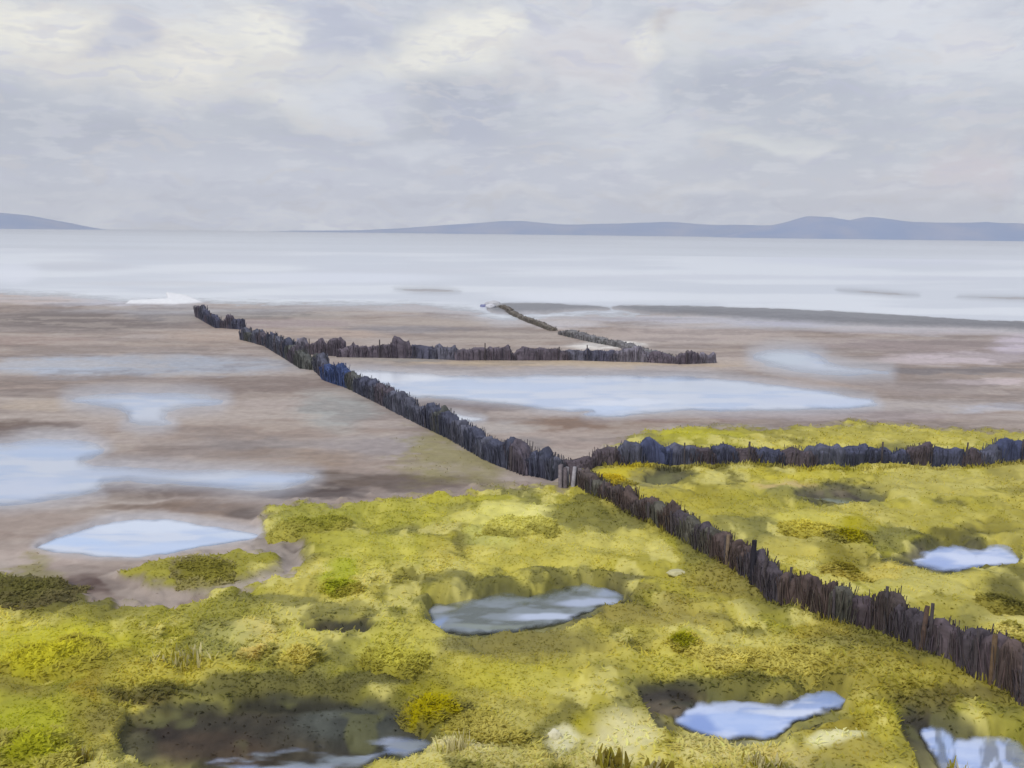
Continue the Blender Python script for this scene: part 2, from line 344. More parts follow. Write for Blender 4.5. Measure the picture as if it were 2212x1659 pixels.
mud_patches = [
    (240, 650, 210, 12, (190, 191, 201), .8), (70, 645, 130, 12, (198, 182, 172), .8), (200, 692, 280, 26, (140, 130, 125), .9), (380, 680, 120, 18, (150, 146, 146), .7), (500, 728, 150, 14, (182, 164, 150), .8), (80, 735, 160, 12, (168, 148, 138), .7),
    (550, 835, 190, 26, (150, 136, 128), .9), (330, 790, 330, 24, (170, 178, 190), .8), (120, 795, 160, 22, (178, 188, 202), .7), (720, 890, 90, 44, (170, 172, 168), .85), (470, 935, 260, 26, (168, 152, 140), .7), (50, 925, 130, 16, (134, 118, 108), .9), (100, 875, 110, 14, (184, 168, 150), .8), (560, 960, 160, 14, (158, 150, 146), .7),
    (800, 960, 120, 22, (164, 156, 154), .8), (600, 992, 190, 20, (164, 146, 130), .8), (800, 1040, 260, 22, (126, 112, 102), .9), (690, 1068, 130, 14, (110, 98, 94), .9), (350, 1062, 200, 22, (136, 122, 114), .9), (470, 1100, 140, 16, (150, 132, 118), .8), (550, 1112, 70, 10, (112, 100, 92), .7),
    (50, 1125, 170, 34, (158, 140, 130), .8), (90, 1205, 150, 18, (184, 168, 158), .9), (210, 1268, 130, 22, (116, 98, 92), .9), (590, 1195, 46, 40, (138, 128, 120), .8), (300, 1100, 120, 10, (140, 122, 108), .7), (620, 1150, 50, 14, (168, 152, 138), .7),
    (600, 678, 190, 12, (146, 142, 138), .8), (620, 700, 180, 10, (170, 156, 154), .7), (780, 672, 150, 9, (178, 164, 152), .7), (880, 712, 150, 10, (152, 148, 150), .8), (700, 722, 160, 10, (186, 168, 154), .8), (980, 694, 160, 12, (176, 164, 154), .8), (1100, 726, 180, 12, (174, 162, 152), .8),
    (1110, 682, 80, 9, (206, 202, 206), .8), (1220, 702, 80, 10, (194, 190, 192), .8), (1320, 745, 90, 9, (226, 221, 214), .9), (1500, 722, 220, 22, (184, 171, 164), .8), (1500, 690, 260, 8, (184, 184, 196), .7), (1860, 742, 130, 12, (166, 153, 150), .9), (1700, 700, 140, 8, (168, 170, 192), .8),
    (2030, 750, 190, 18, (164, 150, 146), .9), (2080, 775, 180, 14, (198, 186, 190), .8), (2000, 712, 230, 12, (184, 170, 172), .7), (2200, 745, 60, 24, (196, 186, 198), .8), (1720, 828, 260, 12, (176, 158, 144), .9), (2000, 838, 160, 18, (164, 152, 146), .9), (2050, 802, 190, 7, (140, 134, 134), .85), (2130, 826, 110, 7, (200, 186, 186), .8),
    (1250, 786, 420, 8, (194, 176, 150), .9), (850, 772, 150, 10, (158, 154, 148), .8), (1600, 775, 120, 14, (186, 172, 162), .6), (1040, 878, 160, 10, (152, 140, 138), .9), (1290, 918, 180, 18, (152, 130, 114), .9), (1480, 904, 160, 10, (156, 134, 122), .8), (1200, 944, 110, 14, (180, 166, 156), .7), (1060, 925, 90, 14, (176, 170, 166), .8),
    (1800, 900, 320, 12, (174, 162, 160), .8), (2000, 880, 200, 14, (180, 172, 168), .8), (2150, 882, 90, 10, (184, 186, 196), .7), (1500, 960, 200, 20, (164, 150, 142), .6), (1240, 965, 90, 12, (172, 156, 146), .7), (1120, 960, 60, 16, (150, 144, 142), .7),
]
mud_patches = [(a, b, c, d, tuple(max(60, min(245, v + (sum(e) / 3 - 158) * .35)) for v in e), min(1, f * 1.1)) for a, b, c, d, e, f in mud_patches]
grass_patches += [(600, 1488, 380, 26, (96, 92, 46), .85), (900, 1545, 60, 40, (100, 98, 40), .7), (1120, 1252, 210, 14, (84, 84, 44), .8), (1600, 1468, 240, 16, (92, 90, 44), .8), (2060, 1148, 150, 10, (96, 92, 40), .8), (2040, 1512, 150, 16, (100, 92, 48), .8), (1150, 1385, 170, 20, (126, 118, 62), .7), (40, 1275, 130, 30, (78, 76, 42), .8), (180, 1300, 120, 18, (96, 92, 50), .7), (1660, 1275, 70, 50, (118, 112, 58), .6), (1900, 1400, 160, 20, (112, 104, 48), .6), (1330, 1120, 70, 26, (118, 114, 52), .7), (230, 1560, 50, 40, (120, 112, 56), .7)]  # olive shade beside pools and hollows painted into the grass colour
hollow_patches = [  # dark mud tones, with bank shadow and dark reflections painted in
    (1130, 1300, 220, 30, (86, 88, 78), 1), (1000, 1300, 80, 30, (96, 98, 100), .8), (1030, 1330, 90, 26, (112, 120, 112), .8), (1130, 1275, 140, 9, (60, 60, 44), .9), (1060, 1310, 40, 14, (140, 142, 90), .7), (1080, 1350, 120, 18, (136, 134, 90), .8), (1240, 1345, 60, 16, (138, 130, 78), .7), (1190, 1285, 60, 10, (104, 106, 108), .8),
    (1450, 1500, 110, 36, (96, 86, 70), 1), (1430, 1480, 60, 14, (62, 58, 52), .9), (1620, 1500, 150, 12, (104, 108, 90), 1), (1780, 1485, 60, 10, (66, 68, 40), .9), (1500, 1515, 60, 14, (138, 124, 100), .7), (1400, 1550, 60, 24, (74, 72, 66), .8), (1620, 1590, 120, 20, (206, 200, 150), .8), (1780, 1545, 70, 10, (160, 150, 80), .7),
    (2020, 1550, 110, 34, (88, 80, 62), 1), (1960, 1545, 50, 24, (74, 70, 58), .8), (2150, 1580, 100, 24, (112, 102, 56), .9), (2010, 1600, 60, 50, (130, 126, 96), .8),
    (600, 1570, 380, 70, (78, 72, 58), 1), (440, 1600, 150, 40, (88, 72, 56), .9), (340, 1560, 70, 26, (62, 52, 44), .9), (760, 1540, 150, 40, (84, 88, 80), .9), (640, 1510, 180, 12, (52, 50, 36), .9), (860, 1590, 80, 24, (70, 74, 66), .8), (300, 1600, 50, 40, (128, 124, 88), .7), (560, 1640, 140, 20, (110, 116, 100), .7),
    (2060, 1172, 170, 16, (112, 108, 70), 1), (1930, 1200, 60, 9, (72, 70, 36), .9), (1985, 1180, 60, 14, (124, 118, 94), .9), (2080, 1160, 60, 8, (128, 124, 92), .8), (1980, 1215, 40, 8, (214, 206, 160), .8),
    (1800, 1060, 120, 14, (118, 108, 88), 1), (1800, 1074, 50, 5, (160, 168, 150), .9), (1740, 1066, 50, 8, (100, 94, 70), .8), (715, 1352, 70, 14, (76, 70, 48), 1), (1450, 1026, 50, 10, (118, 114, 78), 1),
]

def paint(col, X, Y, patches, wx, wy):
    for (cx, cy, rx, ry, c, s) in patches:
        d = np.sqrt(((X + wx - cx) / rx) ** 2 + ((Y + wy - cy) / ry) ** 2)
        f = (s * (1 - sstep(.55, 1.3, d)))[:, None]
        col = col * (1 - f) + lin(c)[None, :] * f
    return col

def field(x, y):
    """ground height, colour, marsh weight, wetness and hollow weight at world points"""
    mx_, my_ = survey(x, y, MARSH_Z); dx_, dy_ = survey(x, y, MUD_Z); px_, py_ = survey(x, y, POOL_Z)
    px2m = F / np.maximum(y, 1) # survey units per metre here
    k = np.clip(px2m / 45, .25, 1.6)
    e1 = (fbm(x * .55, y * .55, 3, 4) - .5); e2 = (fbm(x * .5, y * .5, 23, 4) - .5); e3 = fbm(x * 2.1, y * 2.1, 41, 3) - .5
    ex, ey = (e1 * 75 + e3 * 26) * k, (e2 * 40 + e3 * 14) * k
    rag = fbm(x * 4.2, y * 3.2, 201, 3) - .5
    # marsh
    sdm = np.full(x.shape, -999.0)
    for q in marsh_polys: sdm = np.maximum(sdm, sdpoly(mx_ + ex * .45, my_ + ey * .45, q, 120))
    big = marsh_polys[0]
    sdm = sdm + e3 * 18 * k + (fbm(x * 5, y * 5, 151, 2) - .5) * 5
    marsh = sstep(-9, 8, sdm); marsh_z = sstep(-24, 22, sdm)
    thin = np.zeros(x.shape)
    for q in thin_grass: thin = np.maximum(thin, sstep(-36, 34, sdpoly(dx_ + ex * 1.6, dy_ + ey * 1.6, q) + e3 * 40 * k))
    hol = np.zeros(x.shape); hol_z = np.zeros(x.shape)
    for q in hollows:
        sh = sdpoly(mx_ + ex * .4 + e3 * 14, my_ + ey * .4 + e3 * 10, q)
        hol = np.maximum(hol, sstep(-8, 8, sh)); hol_z = np.maximum(hol_z, sstep(-16, 16, sh))
    pool = np.zeros(x.shape)
    for q in marsh_pools: pool = np.maximum(pool, sstep(-12, 5, sdpoly(px_ + ex * .3 + rag * 16, py_ + ey * .3 + rag * 9, q)))
    mudpool, wet = np.zeros(x.shape), np.zeros(x.shape)
    for q, f in mud_pools:
        s = sdpoly(dx_ + ex * .22, dy_ + ey * .22, q)
        mudpool = np.maximum(mudpool, sstep(-f, f, s)); wet = np.maximum(wet, sstep(-f * 4, f, s))
    sds = sdpoly(dx_ + ex * 1.2, dy_ + ey * .9, shore, 400); land = sstep(-16, 14, sds); strand = 1 - sstep(-6, 34, sds + (fbm(x * .05, y * .12, 211, 4) - .5) * 60)
    bank = np.zeros(x.shape)
    for i, q in enumerate(banks): bank = np.maximum(bank, sstep(-4, 4, sdpoly(dx_ + ex * .6, dy_ + ey * .35, q)) * (1 if i < 2 else .32))
    sand = sstep(-2, 2, sdpoly(dx_, dy_, sandbar))
    # heights
    fade = np.clip(60 / np.maximum(y, 1), .4, 1)
    cush = cushions(x + e1 * .8, y + e2 * .8, 1.15, 5) * .24 + cushions(x + e2, y + e1, .5, 77) * .11 + fbm(x * 7, y * 7, 19, 2) * .035 + (fbm(x * .22, y * .22, 9, 3) - .5) * .35
    zm = MARSH_Z - .16 + cush * (1 - .6 * hol_z) - hol_z * .16
    mudz = MUD_Z + (fbm(x * .16, y * .3, 31, 4) - .5) * .07 + .03 * land
    zm = zm * (1 - hol_z) + np.maximum(zm, POOL_Z + .03) * hol_z
    z = mudz * (1 - marsh_z) + zm * marsh_z
    z = z * (1 - pool) + (POOL_Z - .14) * pool
    mp = mudpool * (1 - marsh)
    z = z * (1 - mp) + (-.06) * mp
    z = z * land + (-.12) * (1 - land)
    z = np.maximum(z, -.12 + bank * .42); z = np.maximum(z, -.12 + sand * .26)
    # colours as seen in open light
    n1_, n2_ = fbm(x * .10, y * .3, 51, 5), fbm(x * .24, y * .9, 61, 5)
    base = lin((168, 153, 142))[None, :] * np.ones((len(x), 1))
    f = sstep(.38, .62, n1_)[:, None]; base = base * (1 - f) + lin((182, 170, 162)) * f
    f = (sstep(.5, .68, n2_) * .6)[:, None]; base = base * (1 - f) + lin((142, 128, 119)) * f
    base = paint(base, dx_, dy_, mud_patches, ex * 1.2, ey * .5) * np.array([.845, .825, .81])[None, :]
    n5_, n6_ = fbm(x * .14 + e1, y * .34 + e2, 161, 5), fbm(x * .4, y * .9, 171, 4)
    f = (sstep(.52, .66, n5_) * .36)[:, None]; base = base * (1 - f) + lin((118, 108, 104)) * f
    f = (sstep(.56, .70, n6_) * .2)[:, None]; base = base * (1 - f) + lin((176, 165, 156)) * f
    f = (sstep(.46, .34, n5_) * .35)[:, None]; base = base * (1 - f) + lin((182, 170, 158)) * f
    f = (wet * .5)[:, None]; base = base * (1 - f) + lin((180, 184, 194)) * f
    f = (strand * .65)[:, None]; base = base * (1 - f) + lin((190, 189, 192)) * f
    f = (bank * .9)[:, None]; base = base * (1 - f) + lin((112, 112, 115)) * f
    f = sand[:, None]; base = base * (1 - f) + lin((232, 232, 232)) * f
    g = lin((172, 162, 62))[None, :] * np.ones((len(x), 1))
    m1, m2, m3 = fbm(x * .42 + e1, y * .26, 71, 4), fbm(x * .7 + e2, y * .45 + e1, 81, 5), fbm(x * .22, y * .2, 91, 4)
    m4, m5 = fbm(x * 1.5, y * .8, 101, 4), fbm(x * .33 + 7, y * .25, 111, 4)
    f = (sstep(.40, .58, m1) * .9)[:, None]; g = g * (1 - f) + lin((190, 178, 84)) * f
    f = (sstep(.52, .64, m2) * .9)[:, None]; g = g * (1 - f) + lin((116, 110, 48)) * f
    f = (sstep(.52, .66, m3) * .7)[:, None]; g = g * (1 - f) + lin((150, 146, 42)) * f
    f = (sstep(.55, .66, m5) * .7)[:, None]; g = g * (1 - f) + lin((130, 126, 72)) * f
    f = (sstep(.56, .66, m4) * .75)[:, None]; g = g * (1 - f) + lin((206, 196, 112)) * f
    f = (sstep(.42, .34, m4) * .35)[:, None]; g = g * (1 - f) + lin((100, 98, 44)) * f
    g = paint(g, mx_, my_, grass_patches, ex * .9, ey * .9)
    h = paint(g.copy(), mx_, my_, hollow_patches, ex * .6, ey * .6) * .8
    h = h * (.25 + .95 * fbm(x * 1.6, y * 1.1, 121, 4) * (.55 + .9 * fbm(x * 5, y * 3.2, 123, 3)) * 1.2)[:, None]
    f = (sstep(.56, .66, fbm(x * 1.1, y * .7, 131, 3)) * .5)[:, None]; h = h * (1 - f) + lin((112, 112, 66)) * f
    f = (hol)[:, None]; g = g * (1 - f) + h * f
    rim_shade = np.clip(hol * (1 - hol) * 4, 0, 1) * sstep(.3, .55, fbm(x * 1.3, y * 1.0, 141, 3))
    f = (rim_shade * .75)[:, None]; g = g * (1 - f) + lin((58, 58, 46)) * f  # painted dark ring stands in for the shaded banks
    edge = np.clip(marsh * (1 - marsh) * 4, 0, 1); f = (edge * .6)[:, None]; g = g * (1 - f) + lin((112, 104, 66)) * f
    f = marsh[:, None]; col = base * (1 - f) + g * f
    f = (thin * .62 * (1 - marsh))[:, None]; col = col * (1 - f) + lin((136, 130, 62)) * f
    wetall = np.clip(wet * .8 * (1 - marsh) + hol * marsh * .12 + (1 - land) * .6, 0, 1)
    return z, col, marsh, thin, hol, pool, wetall

# ------------------------------------------------------------------ ground
inv = np.concatenate([np.linspace(995 * 10 / 9.0, 995 * 10 / 20, 330), np.linspace(995 * 10 / 20, 995 * 10 / 60, 300)[1:], np.linspace(995 * 10 / 60, 22, 190)[1:]])
ys = 9950.0 / inv
us = np.linspace(-.80, .80, 1000)
Yg, Ug = np.meshgrid(ys, us, indexing='ij'); Xg = Ug * (Yg + 1.5)
gx, gy = Xg.ravel(), Yg.ravel()
gz, gcol, gmarsh, gthin, ghol, gpool, gwet = field(gx, gy)
nr, nc = Yg.shape
idx = np.arange(nr * nc).reshape(nr, nc)
quads = np.stack([idx[:-1, :-1], idx[:-1, 1:], idx[1:, 1:], idx[1:, :-1]], -1).reshape(-1, 4)
M_ground = attr_colour_material('marsh_and_mud', .85, .25, 2.2, .88, 1.12, bump=.25, wet=True)
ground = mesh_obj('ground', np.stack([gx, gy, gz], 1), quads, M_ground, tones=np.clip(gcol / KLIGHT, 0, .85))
wa = ground.data.attributes.new('wet', 'FLOAT', 'POINT'); wa.data.foreach_set('value', gwet.astype(np.float32))
tag(ground, kind='structure')

# ------------------------------------------------------------------ water
def water_material(name, rough, bump, scale):
    m, b, t = principled(name, rough, .5)
    a = N(t, 'ShaderNodeAttribute', attribute_name='tone'); t.links.new(a.outputs['Color'], b.inputs['Base Color'])
    tcn = N(t, 'ShaderNodeTexCoord'); mp = N(t, 'ShaderNodeMapping'); mp.inputs['Scale'].default_value = (.35, 1.2, 1)
    t.links.new(tcn.outputs['Object'], mp.inputs[0])
    bn = N(t, 'ShaderNodeBump'); bn.inputs['Strength'].default_value = bump; bn.inputs['Distance'].default_value = .03
    n2 = tnoise(t, scale, 3, vec=mp.outputs[0]); t.links.new(n2.outputs['Fac'], bn.inputs['Height']); t.links.new(bn.outputs[0], b.inputs['Normal'])
    d = N(t, 'ShaderNodeAttribute', attribute_name='depth')
    tr = N(t, 'ShaderNodeBsdfTransparent'); mx = N(t, 'ShaderNodeMixShader'); o = t.nodes['Material Output']
    t.links.new(d.outputs['Fac'], mx.inputs[0]); t.links.new(tr.outputs[0], mx.inputs[1]); t.links.new(b.outputs[0], mx.inputs[2]); t.links.new(mx.outputs[0], o.inputs['Surface'])
    return m
M_pool = water_material('pool_water', .14, .10, 2.7)
M_mudpool = water_material('shallow_water', .16, .08, .8)
M_sea = water_material('sea_water', .28, .05, .06)
def water_sheet(name, sd, x, y, z, depth, col, mat, keep):
    """water surface over the ground grid points flagged in keep"""
    k = keep.reshape(nr, nc); fk = (k[:-1, :-1] | k[:-1, 1:] | k[1:, 1:] | k[1:, :-1]).ravel()
    Q = quads[fk]; u, invq = np.unique(Q, return_inverse=True); Q = invq.reshape(-1, 4)
    o = mesh_obj(name, np.stack([x[u], y[u], np.full(len(u), z)], 1), Q, mat, tones=np.clip(col[u] / KLIGHT, 0, .9))
    a = o.data.attributes.new('depth', 'FLOAT', 'POINT'); a.data.foreach_set('value', depth[u].astype(np.float32))
    return tag(o, kind='structure')
gk = np.clip((F / gy) / 45, .25, 1.6)
ge1 = (fbm(gx * .55, gy * .55, 3, 4) - .5); ge2 = (fbm(gx * .5, gy * .5, 23, 4) - .5); ge3 = fbm(gx * 2.1, gy * 2.1, 41, 3) - .5
gex, gey = (ge1 * 75 + ge3 * 26) * gk, (ge2 * 40 + ge3 * 14) * gk
grag = fbm(gx * 4.2, gy * 3.2, 201, 3) - .5
gpx, gpy = survey(gx, gy, POOL_Z); gmx, gmy = survey(gx, gy, MUD_Z)
def water_tone(px, py, lo, hi, sx, sy, seed, streaks):  # water colour with reflected sky painted in as pale and blue streaks
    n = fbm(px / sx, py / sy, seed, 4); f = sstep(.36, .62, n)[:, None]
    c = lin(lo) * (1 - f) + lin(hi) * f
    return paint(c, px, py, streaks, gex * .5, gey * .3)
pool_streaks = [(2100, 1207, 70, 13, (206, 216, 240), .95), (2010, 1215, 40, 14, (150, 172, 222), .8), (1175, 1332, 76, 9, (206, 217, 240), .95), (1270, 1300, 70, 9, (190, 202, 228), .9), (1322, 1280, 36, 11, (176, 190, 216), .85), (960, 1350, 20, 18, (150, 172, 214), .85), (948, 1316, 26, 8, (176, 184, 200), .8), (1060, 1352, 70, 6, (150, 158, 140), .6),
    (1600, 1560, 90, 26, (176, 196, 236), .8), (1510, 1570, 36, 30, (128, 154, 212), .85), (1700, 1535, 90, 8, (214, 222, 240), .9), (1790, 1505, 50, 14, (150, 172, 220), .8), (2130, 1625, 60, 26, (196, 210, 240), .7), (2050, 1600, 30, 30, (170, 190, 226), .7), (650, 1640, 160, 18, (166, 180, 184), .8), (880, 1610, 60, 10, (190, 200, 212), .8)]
for i, q in enumerate(marsh_pools):
    s_ = sdpoly(gpx + gex * .3 + grag * 16, gpy + gey * .3 + grag * 9, q)
    dep = sstep(-6, 8, s_) * ((.97 if i not in (1, 4) else .80))
    if i == 4: dep = dep * (.0 + .6 * sstep(.45, .68, fbm(gpx / 110, gpy / 20, 97, 4)))
    if i == 3: dep = dep * (.45 + .55 * sstep(.36, .5, fbm(gpx / 26, gpy / 60, 98, 3)))
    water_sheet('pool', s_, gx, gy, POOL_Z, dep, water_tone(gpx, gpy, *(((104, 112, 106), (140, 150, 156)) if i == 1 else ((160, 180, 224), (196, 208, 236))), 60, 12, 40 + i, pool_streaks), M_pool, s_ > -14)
mud_pool_sheen = [(860, 812, 130, 14, (232, 236, 244), .95), (760, 800, 50, 8, (228, 232, 240), .8), (1300, 880, 80, 8, (196, 214, 240), .9), (1350, 868, 110, 6, (222, 230, 244), .8), (1130, 835, 170, 10, (188, 206, 234), .8), (1500, 835, 200, 12, (206, 214, 226), .7), (1750, 865, 130, 10, (200, 210, 230), .8),
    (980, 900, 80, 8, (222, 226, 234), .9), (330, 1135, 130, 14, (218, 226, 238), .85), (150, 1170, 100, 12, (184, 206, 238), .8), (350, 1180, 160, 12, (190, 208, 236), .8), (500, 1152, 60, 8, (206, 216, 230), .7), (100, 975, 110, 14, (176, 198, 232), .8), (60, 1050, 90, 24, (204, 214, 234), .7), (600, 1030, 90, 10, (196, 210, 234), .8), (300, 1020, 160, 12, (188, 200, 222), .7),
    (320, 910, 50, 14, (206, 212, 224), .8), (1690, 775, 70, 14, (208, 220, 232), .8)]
for i, (q, f) in enumerate(mud_pools):
    s_ = sdpoly(gmx + gex * .22, gmy + gey * .22, q); f2 = f * (2.0 if i in (1, 2, 5) else 1.2)
    dep = sstep(-f2, f2 * 1.2, s_) * (.95 if i in (0, 3) else .85)
    water_sheet('pool', s_, gx, gy, .012 + .004 * (i % 2), dep, water_tone(gmx, gmy, (186, 202, 228), (208, 216, 230), 120, 9, 50 + i, mud_pool_sheen), M_mudpool, s_ > -f2 - 3)
s_ = sdpoly(gmx + gex * 1.2, gmy + gey * .9, shore, 400)
s_[s_ < -900] = -900
dep = 1 - sstep(-12, 16, s_); dep *= 1 - sstep(-6, 6, np.max([sdpoly(gmx + gex * .3, gmy + gey * .2, q) for q in banks[:2]], 0)) * .9
dep *= 1 - sstep(-9, 8, np.max([sdpoly(gmx + gex * .9, gmy + gey * .2, q) for q in banks[2:]], 0)) * .35
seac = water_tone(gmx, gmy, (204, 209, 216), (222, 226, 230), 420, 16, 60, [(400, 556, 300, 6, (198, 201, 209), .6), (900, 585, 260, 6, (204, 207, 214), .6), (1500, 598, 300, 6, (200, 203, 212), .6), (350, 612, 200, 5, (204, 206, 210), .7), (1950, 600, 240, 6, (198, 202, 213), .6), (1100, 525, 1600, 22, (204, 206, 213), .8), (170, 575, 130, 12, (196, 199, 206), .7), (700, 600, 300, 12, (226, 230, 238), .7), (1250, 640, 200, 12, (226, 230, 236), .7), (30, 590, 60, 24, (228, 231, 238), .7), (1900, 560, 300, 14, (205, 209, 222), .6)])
far = gy.reshape(nr, nc)[-1, 0]
water_sheet('sea', s_, gx, gy, .0, dep, seac, M_sea, (s_ < 18) & (gy > 90))
Yf = np.geomspace(far, 4000, 60); uf = np.linspace(-.86, .86, 240); YY, UU = np.meshgrid(Yf, uf, indexing='ij'); XX = UU * (YY + 1.5); 
XX = XX.ravel(); YY = YY.ravel(); I = np.arange(60 * 240).reshape(60, 240)
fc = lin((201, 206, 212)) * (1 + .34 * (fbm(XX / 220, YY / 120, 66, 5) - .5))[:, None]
o = mesh_obj('sea', np.stack([XX, YY, np.zeros_like(XX)], 1), np.stack([I[:-1, :-1], I[:-1, 1:], I[1:, 1:], I[1:, :-1]], -1).reshape(-1, 4), M_sea, tones=np.clip(fc / KLIGHT, 0, .9)); tag(o, kind='structure')
a = o.data.attributes.new('depth', 'FLOAT', 'POINT'); a.data.foreach_set('value', np.ones(len(XX), np.float32))
bed, bb, bt = principled('sea_bed', .9, .2); bb.inputs['Base Color'].default_value = (.2, .18, .16, 1)
o = mesh_obj('terrain', [(-3500, -300, -.6), (3500, -300, -.6), (3500, 4000, -.6), (-3500, 4000, -.6)], [(0, 1, 2, 3)], bed); tag(o, kind='structure')

# ------------------------------------------------------------------ hills beyond the water
M_hill, hb, ht = principled('far_hills', .95, .1)
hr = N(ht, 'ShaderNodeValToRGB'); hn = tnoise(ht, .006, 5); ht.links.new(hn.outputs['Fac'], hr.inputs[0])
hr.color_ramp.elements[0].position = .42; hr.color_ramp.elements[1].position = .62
hr.color_ramp.elements[0].color = (.14, .24, .46, 1); hr.color_ramp.elements[1].color = (.26, .31, .47, 1)  # blue of the distant haze is painted into both hill colours
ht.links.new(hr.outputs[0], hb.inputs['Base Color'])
def hills(profile, dist, depth, seed):
    """profile: (x on the photograph, crest height in survey units)"""
    xs = np.linspace(profile[0][0], profile[-1][0], 260); hs = np.interp(xs, [q[0] for q in profile], [q[1] for q in profile])
    rows = []; nd = 26
    for j in range(nd):
        t = j / (nd - 1); yy = dist + depth * t
        X = (xs - W / 2) / F * (dist + depth * .5)
        env = math.sin(math.pi * min(1, t * 1.0)) ** .8 if 0 < t < 1 else 0
        hgt = hs / F * (dist + depth * .5) * env * (.82 + .36 * fbm(X / 260, np.full_like(X, yy / 260), seed, 4)) - .6 * (env == 0) * 3
        rows.append(np.stack([X, np.full_like(X, yy), hgt - 2], 1))
    V = np.concatenate(rows); n = len(xs)
    I = np.arange(nd * n).reshape(nd, n)
    Q = np.stack([I[:-1, :-1], I[:-1, 1:], I[1:, 1:], I[1:, :-1]], -1).reshape(-1, 4)
    o = mesh_obj('hills', V, Q, M_hill); return tag(o, kind='structure')
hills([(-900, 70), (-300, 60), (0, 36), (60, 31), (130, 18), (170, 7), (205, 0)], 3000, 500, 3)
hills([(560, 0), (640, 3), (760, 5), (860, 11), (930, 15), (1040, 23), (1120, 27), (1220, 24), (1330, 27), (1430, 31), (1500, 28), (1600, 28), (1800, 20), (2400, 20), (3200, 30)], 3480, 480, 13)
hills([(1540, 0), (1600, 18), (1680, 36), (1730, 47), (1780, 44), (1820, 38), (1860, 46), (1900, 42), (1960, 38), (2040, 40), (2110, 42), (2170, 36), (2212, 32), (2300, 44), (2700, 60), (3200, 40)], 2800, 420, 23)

# ------------------------------------------------------------------ leaf clumps
M_leaf = attr_colour_material('marsh_leaves', .8, .1, 3.0, .92, 1.08, soft=0)
_t = M_leaf.node_tree; _b = _t.nodes['Principled BSDF']; _tl = N(_t, 'ShaderNodeBsdfTranslucent'); _mx = N(_t, 'ShaderNodeMixShader'); _mx.inputs[0].default_value = .5
_t.links.new(_b.inputs['Base Color'].links[0].from_socket, _tl.inputs['Color']); _t.links.new(_b.outputs[0], _mx.inputs[1]); _t.links.new(_tl.outputs[0], _mx.inputs[2])
_t.links.new(_mx.outputs[0], _t.nodes['Material Output'].inputs['Surface'])
def leaves(px_, py_, pz_, ht_, wd_, lean, col, seed):
    """one tapered, bent leaf per point: six vertices, two quads"""
    g = np.random.default_rng(seed); n = len(px_)
    a = g.uniform(0, 2 * np.pi, n); face = a + np.pi / 2 + g.normal(0, .4, n)
    lx, ly = np.cos(a) * lean, np.sin(a) * lean; sx, sy = np.cos(face) * wd_ / 2, np.sin(face) * wd_ / 2
    V = np.zeros((n, 6, 3), np.float32)
    for i, (t, w) in enumerate(((0, .6), (.55, 1.0), (1.0, .25))):
        bx, by, bz = px_ + lx * ht_ * t ** 1.6, py_ + ly * ht_ * t ** 1.6, pz_ + ht_ * (t - .35 * lean * t * t)
        V[:, 2 * i] = np.stack([bx - sx * w, by - sy * w, bz], 1); V[:, 2 * i + 1] = np.stack([bx + sx * w, by + sy * w, bz], 1)
    base = np.arange(n)[:, None] * 6
    Q = np.concatenate([base + np.array([0, 1, 3, 2]), base + np.array([2, 3, 5, 4])])
    T = np.repeat(col, 6, 0)
    return V.reshape(-1, 3), Q, T
# ground cover: low fleshy marsh plants, too many to count
def scatter(n, y0, y1, seed):
    g = np.random.default_rng(seed)
    iv = g.uniform(1 / y1, 1 / y0, n); y = 1 / iv; x = g.uniform(-.66, .66, n) * (y + 1)
    z, col, marsh, thin, hol, pool, wet = field(x, y)
    dens = np.clip(marsh * (1 - .88 * hol) * (1 - pool) + thin * .12 * (1 - marsh), 0, 1)
    sp = fbm(x * .5, y * .4, 181, 3); dens = dens * (.25 + .75 * sstep(.38, .58, sp))
    kf = g.uniform(0, 1, n) < dens
    x, y, z, col, hol = x[kf], y[kf], z[kf], col[kf], hol[kf]
    m = len(x); big = g.uniform(.6, 1.35, m) * (.65 + .45 * sstep(.4, .66, fbm(x * .3 + 5, y * .3, 191, 3))); px = y / 995
    hgt = np.maximum(.062 * big, 1.7 * px) * g.uniform(.6, 1.5, m); wd = np.maximum(.04 * big, 1.2 * px)
    t = np.clip(col * g.normal(1, .05, m)[:, None] * (1 + g.normal(0, .02, (m, 3))), .004, 1)
    return leaves(x, y, z - .012, hgt * 1.25, wd, g.uniform(.55, 1.5, m), np.clip(t / KLIGHT * 1.45 * np.array([1.0, 1.02, .94])[None, :], 0, .9), seed + 1)
Vg, Qg, Tg = scatter(185000, 13, 75, 5)
for foot in ([(1300, 1008), (1420, 1008), (1600, 1006), (1800, 1010), (2000, 1008), (2212, 1006)], [(1280, 1066), (1400, 1124), (1520, 1190), (1620, 1256), (1720, 1318), (1800, 1344), (1900, 1364), (1990, 1408), (2080, 1448), (2160, 1488), (2260, 1545)]):
    fr = np.random.default_rng(len(foot)); W_ = [G(a, b, MARSH_Z) for a, b in foot]
    for a, b in zip(W_[:-1], W_[1:]):
        n = int(55 * (b - a).length); t = fr.uniform(0, 1, n); pxm = a.y / 995
        x = a.x + (b.x - a.x) * t + fr.normal(0, .10, n); y = a.y + (b.y - a.y) * t - .34 + fr.normal(0, .14, n); z, col = field(x, y)[:2]
        v, q, tt = leaves(x, y, z - .02, np.maximum(.19, 3 * pxm) * fr.uniform(.4, 1.5, n), np.maximum(.032, 1.1 * pxm) * np.ones(n), fr.uniform(.1, .7, n), np.clip(col * fr.uniform(.7, 1.25, n)[:, None] / KLIGHT * 1.2, 0, .85), n)
        Qg = np.concatenate([Qg, q + len(Vg)]); Vg = np.concatenate([Vg, v]); Tg = np.concatenate([Tg, tt])
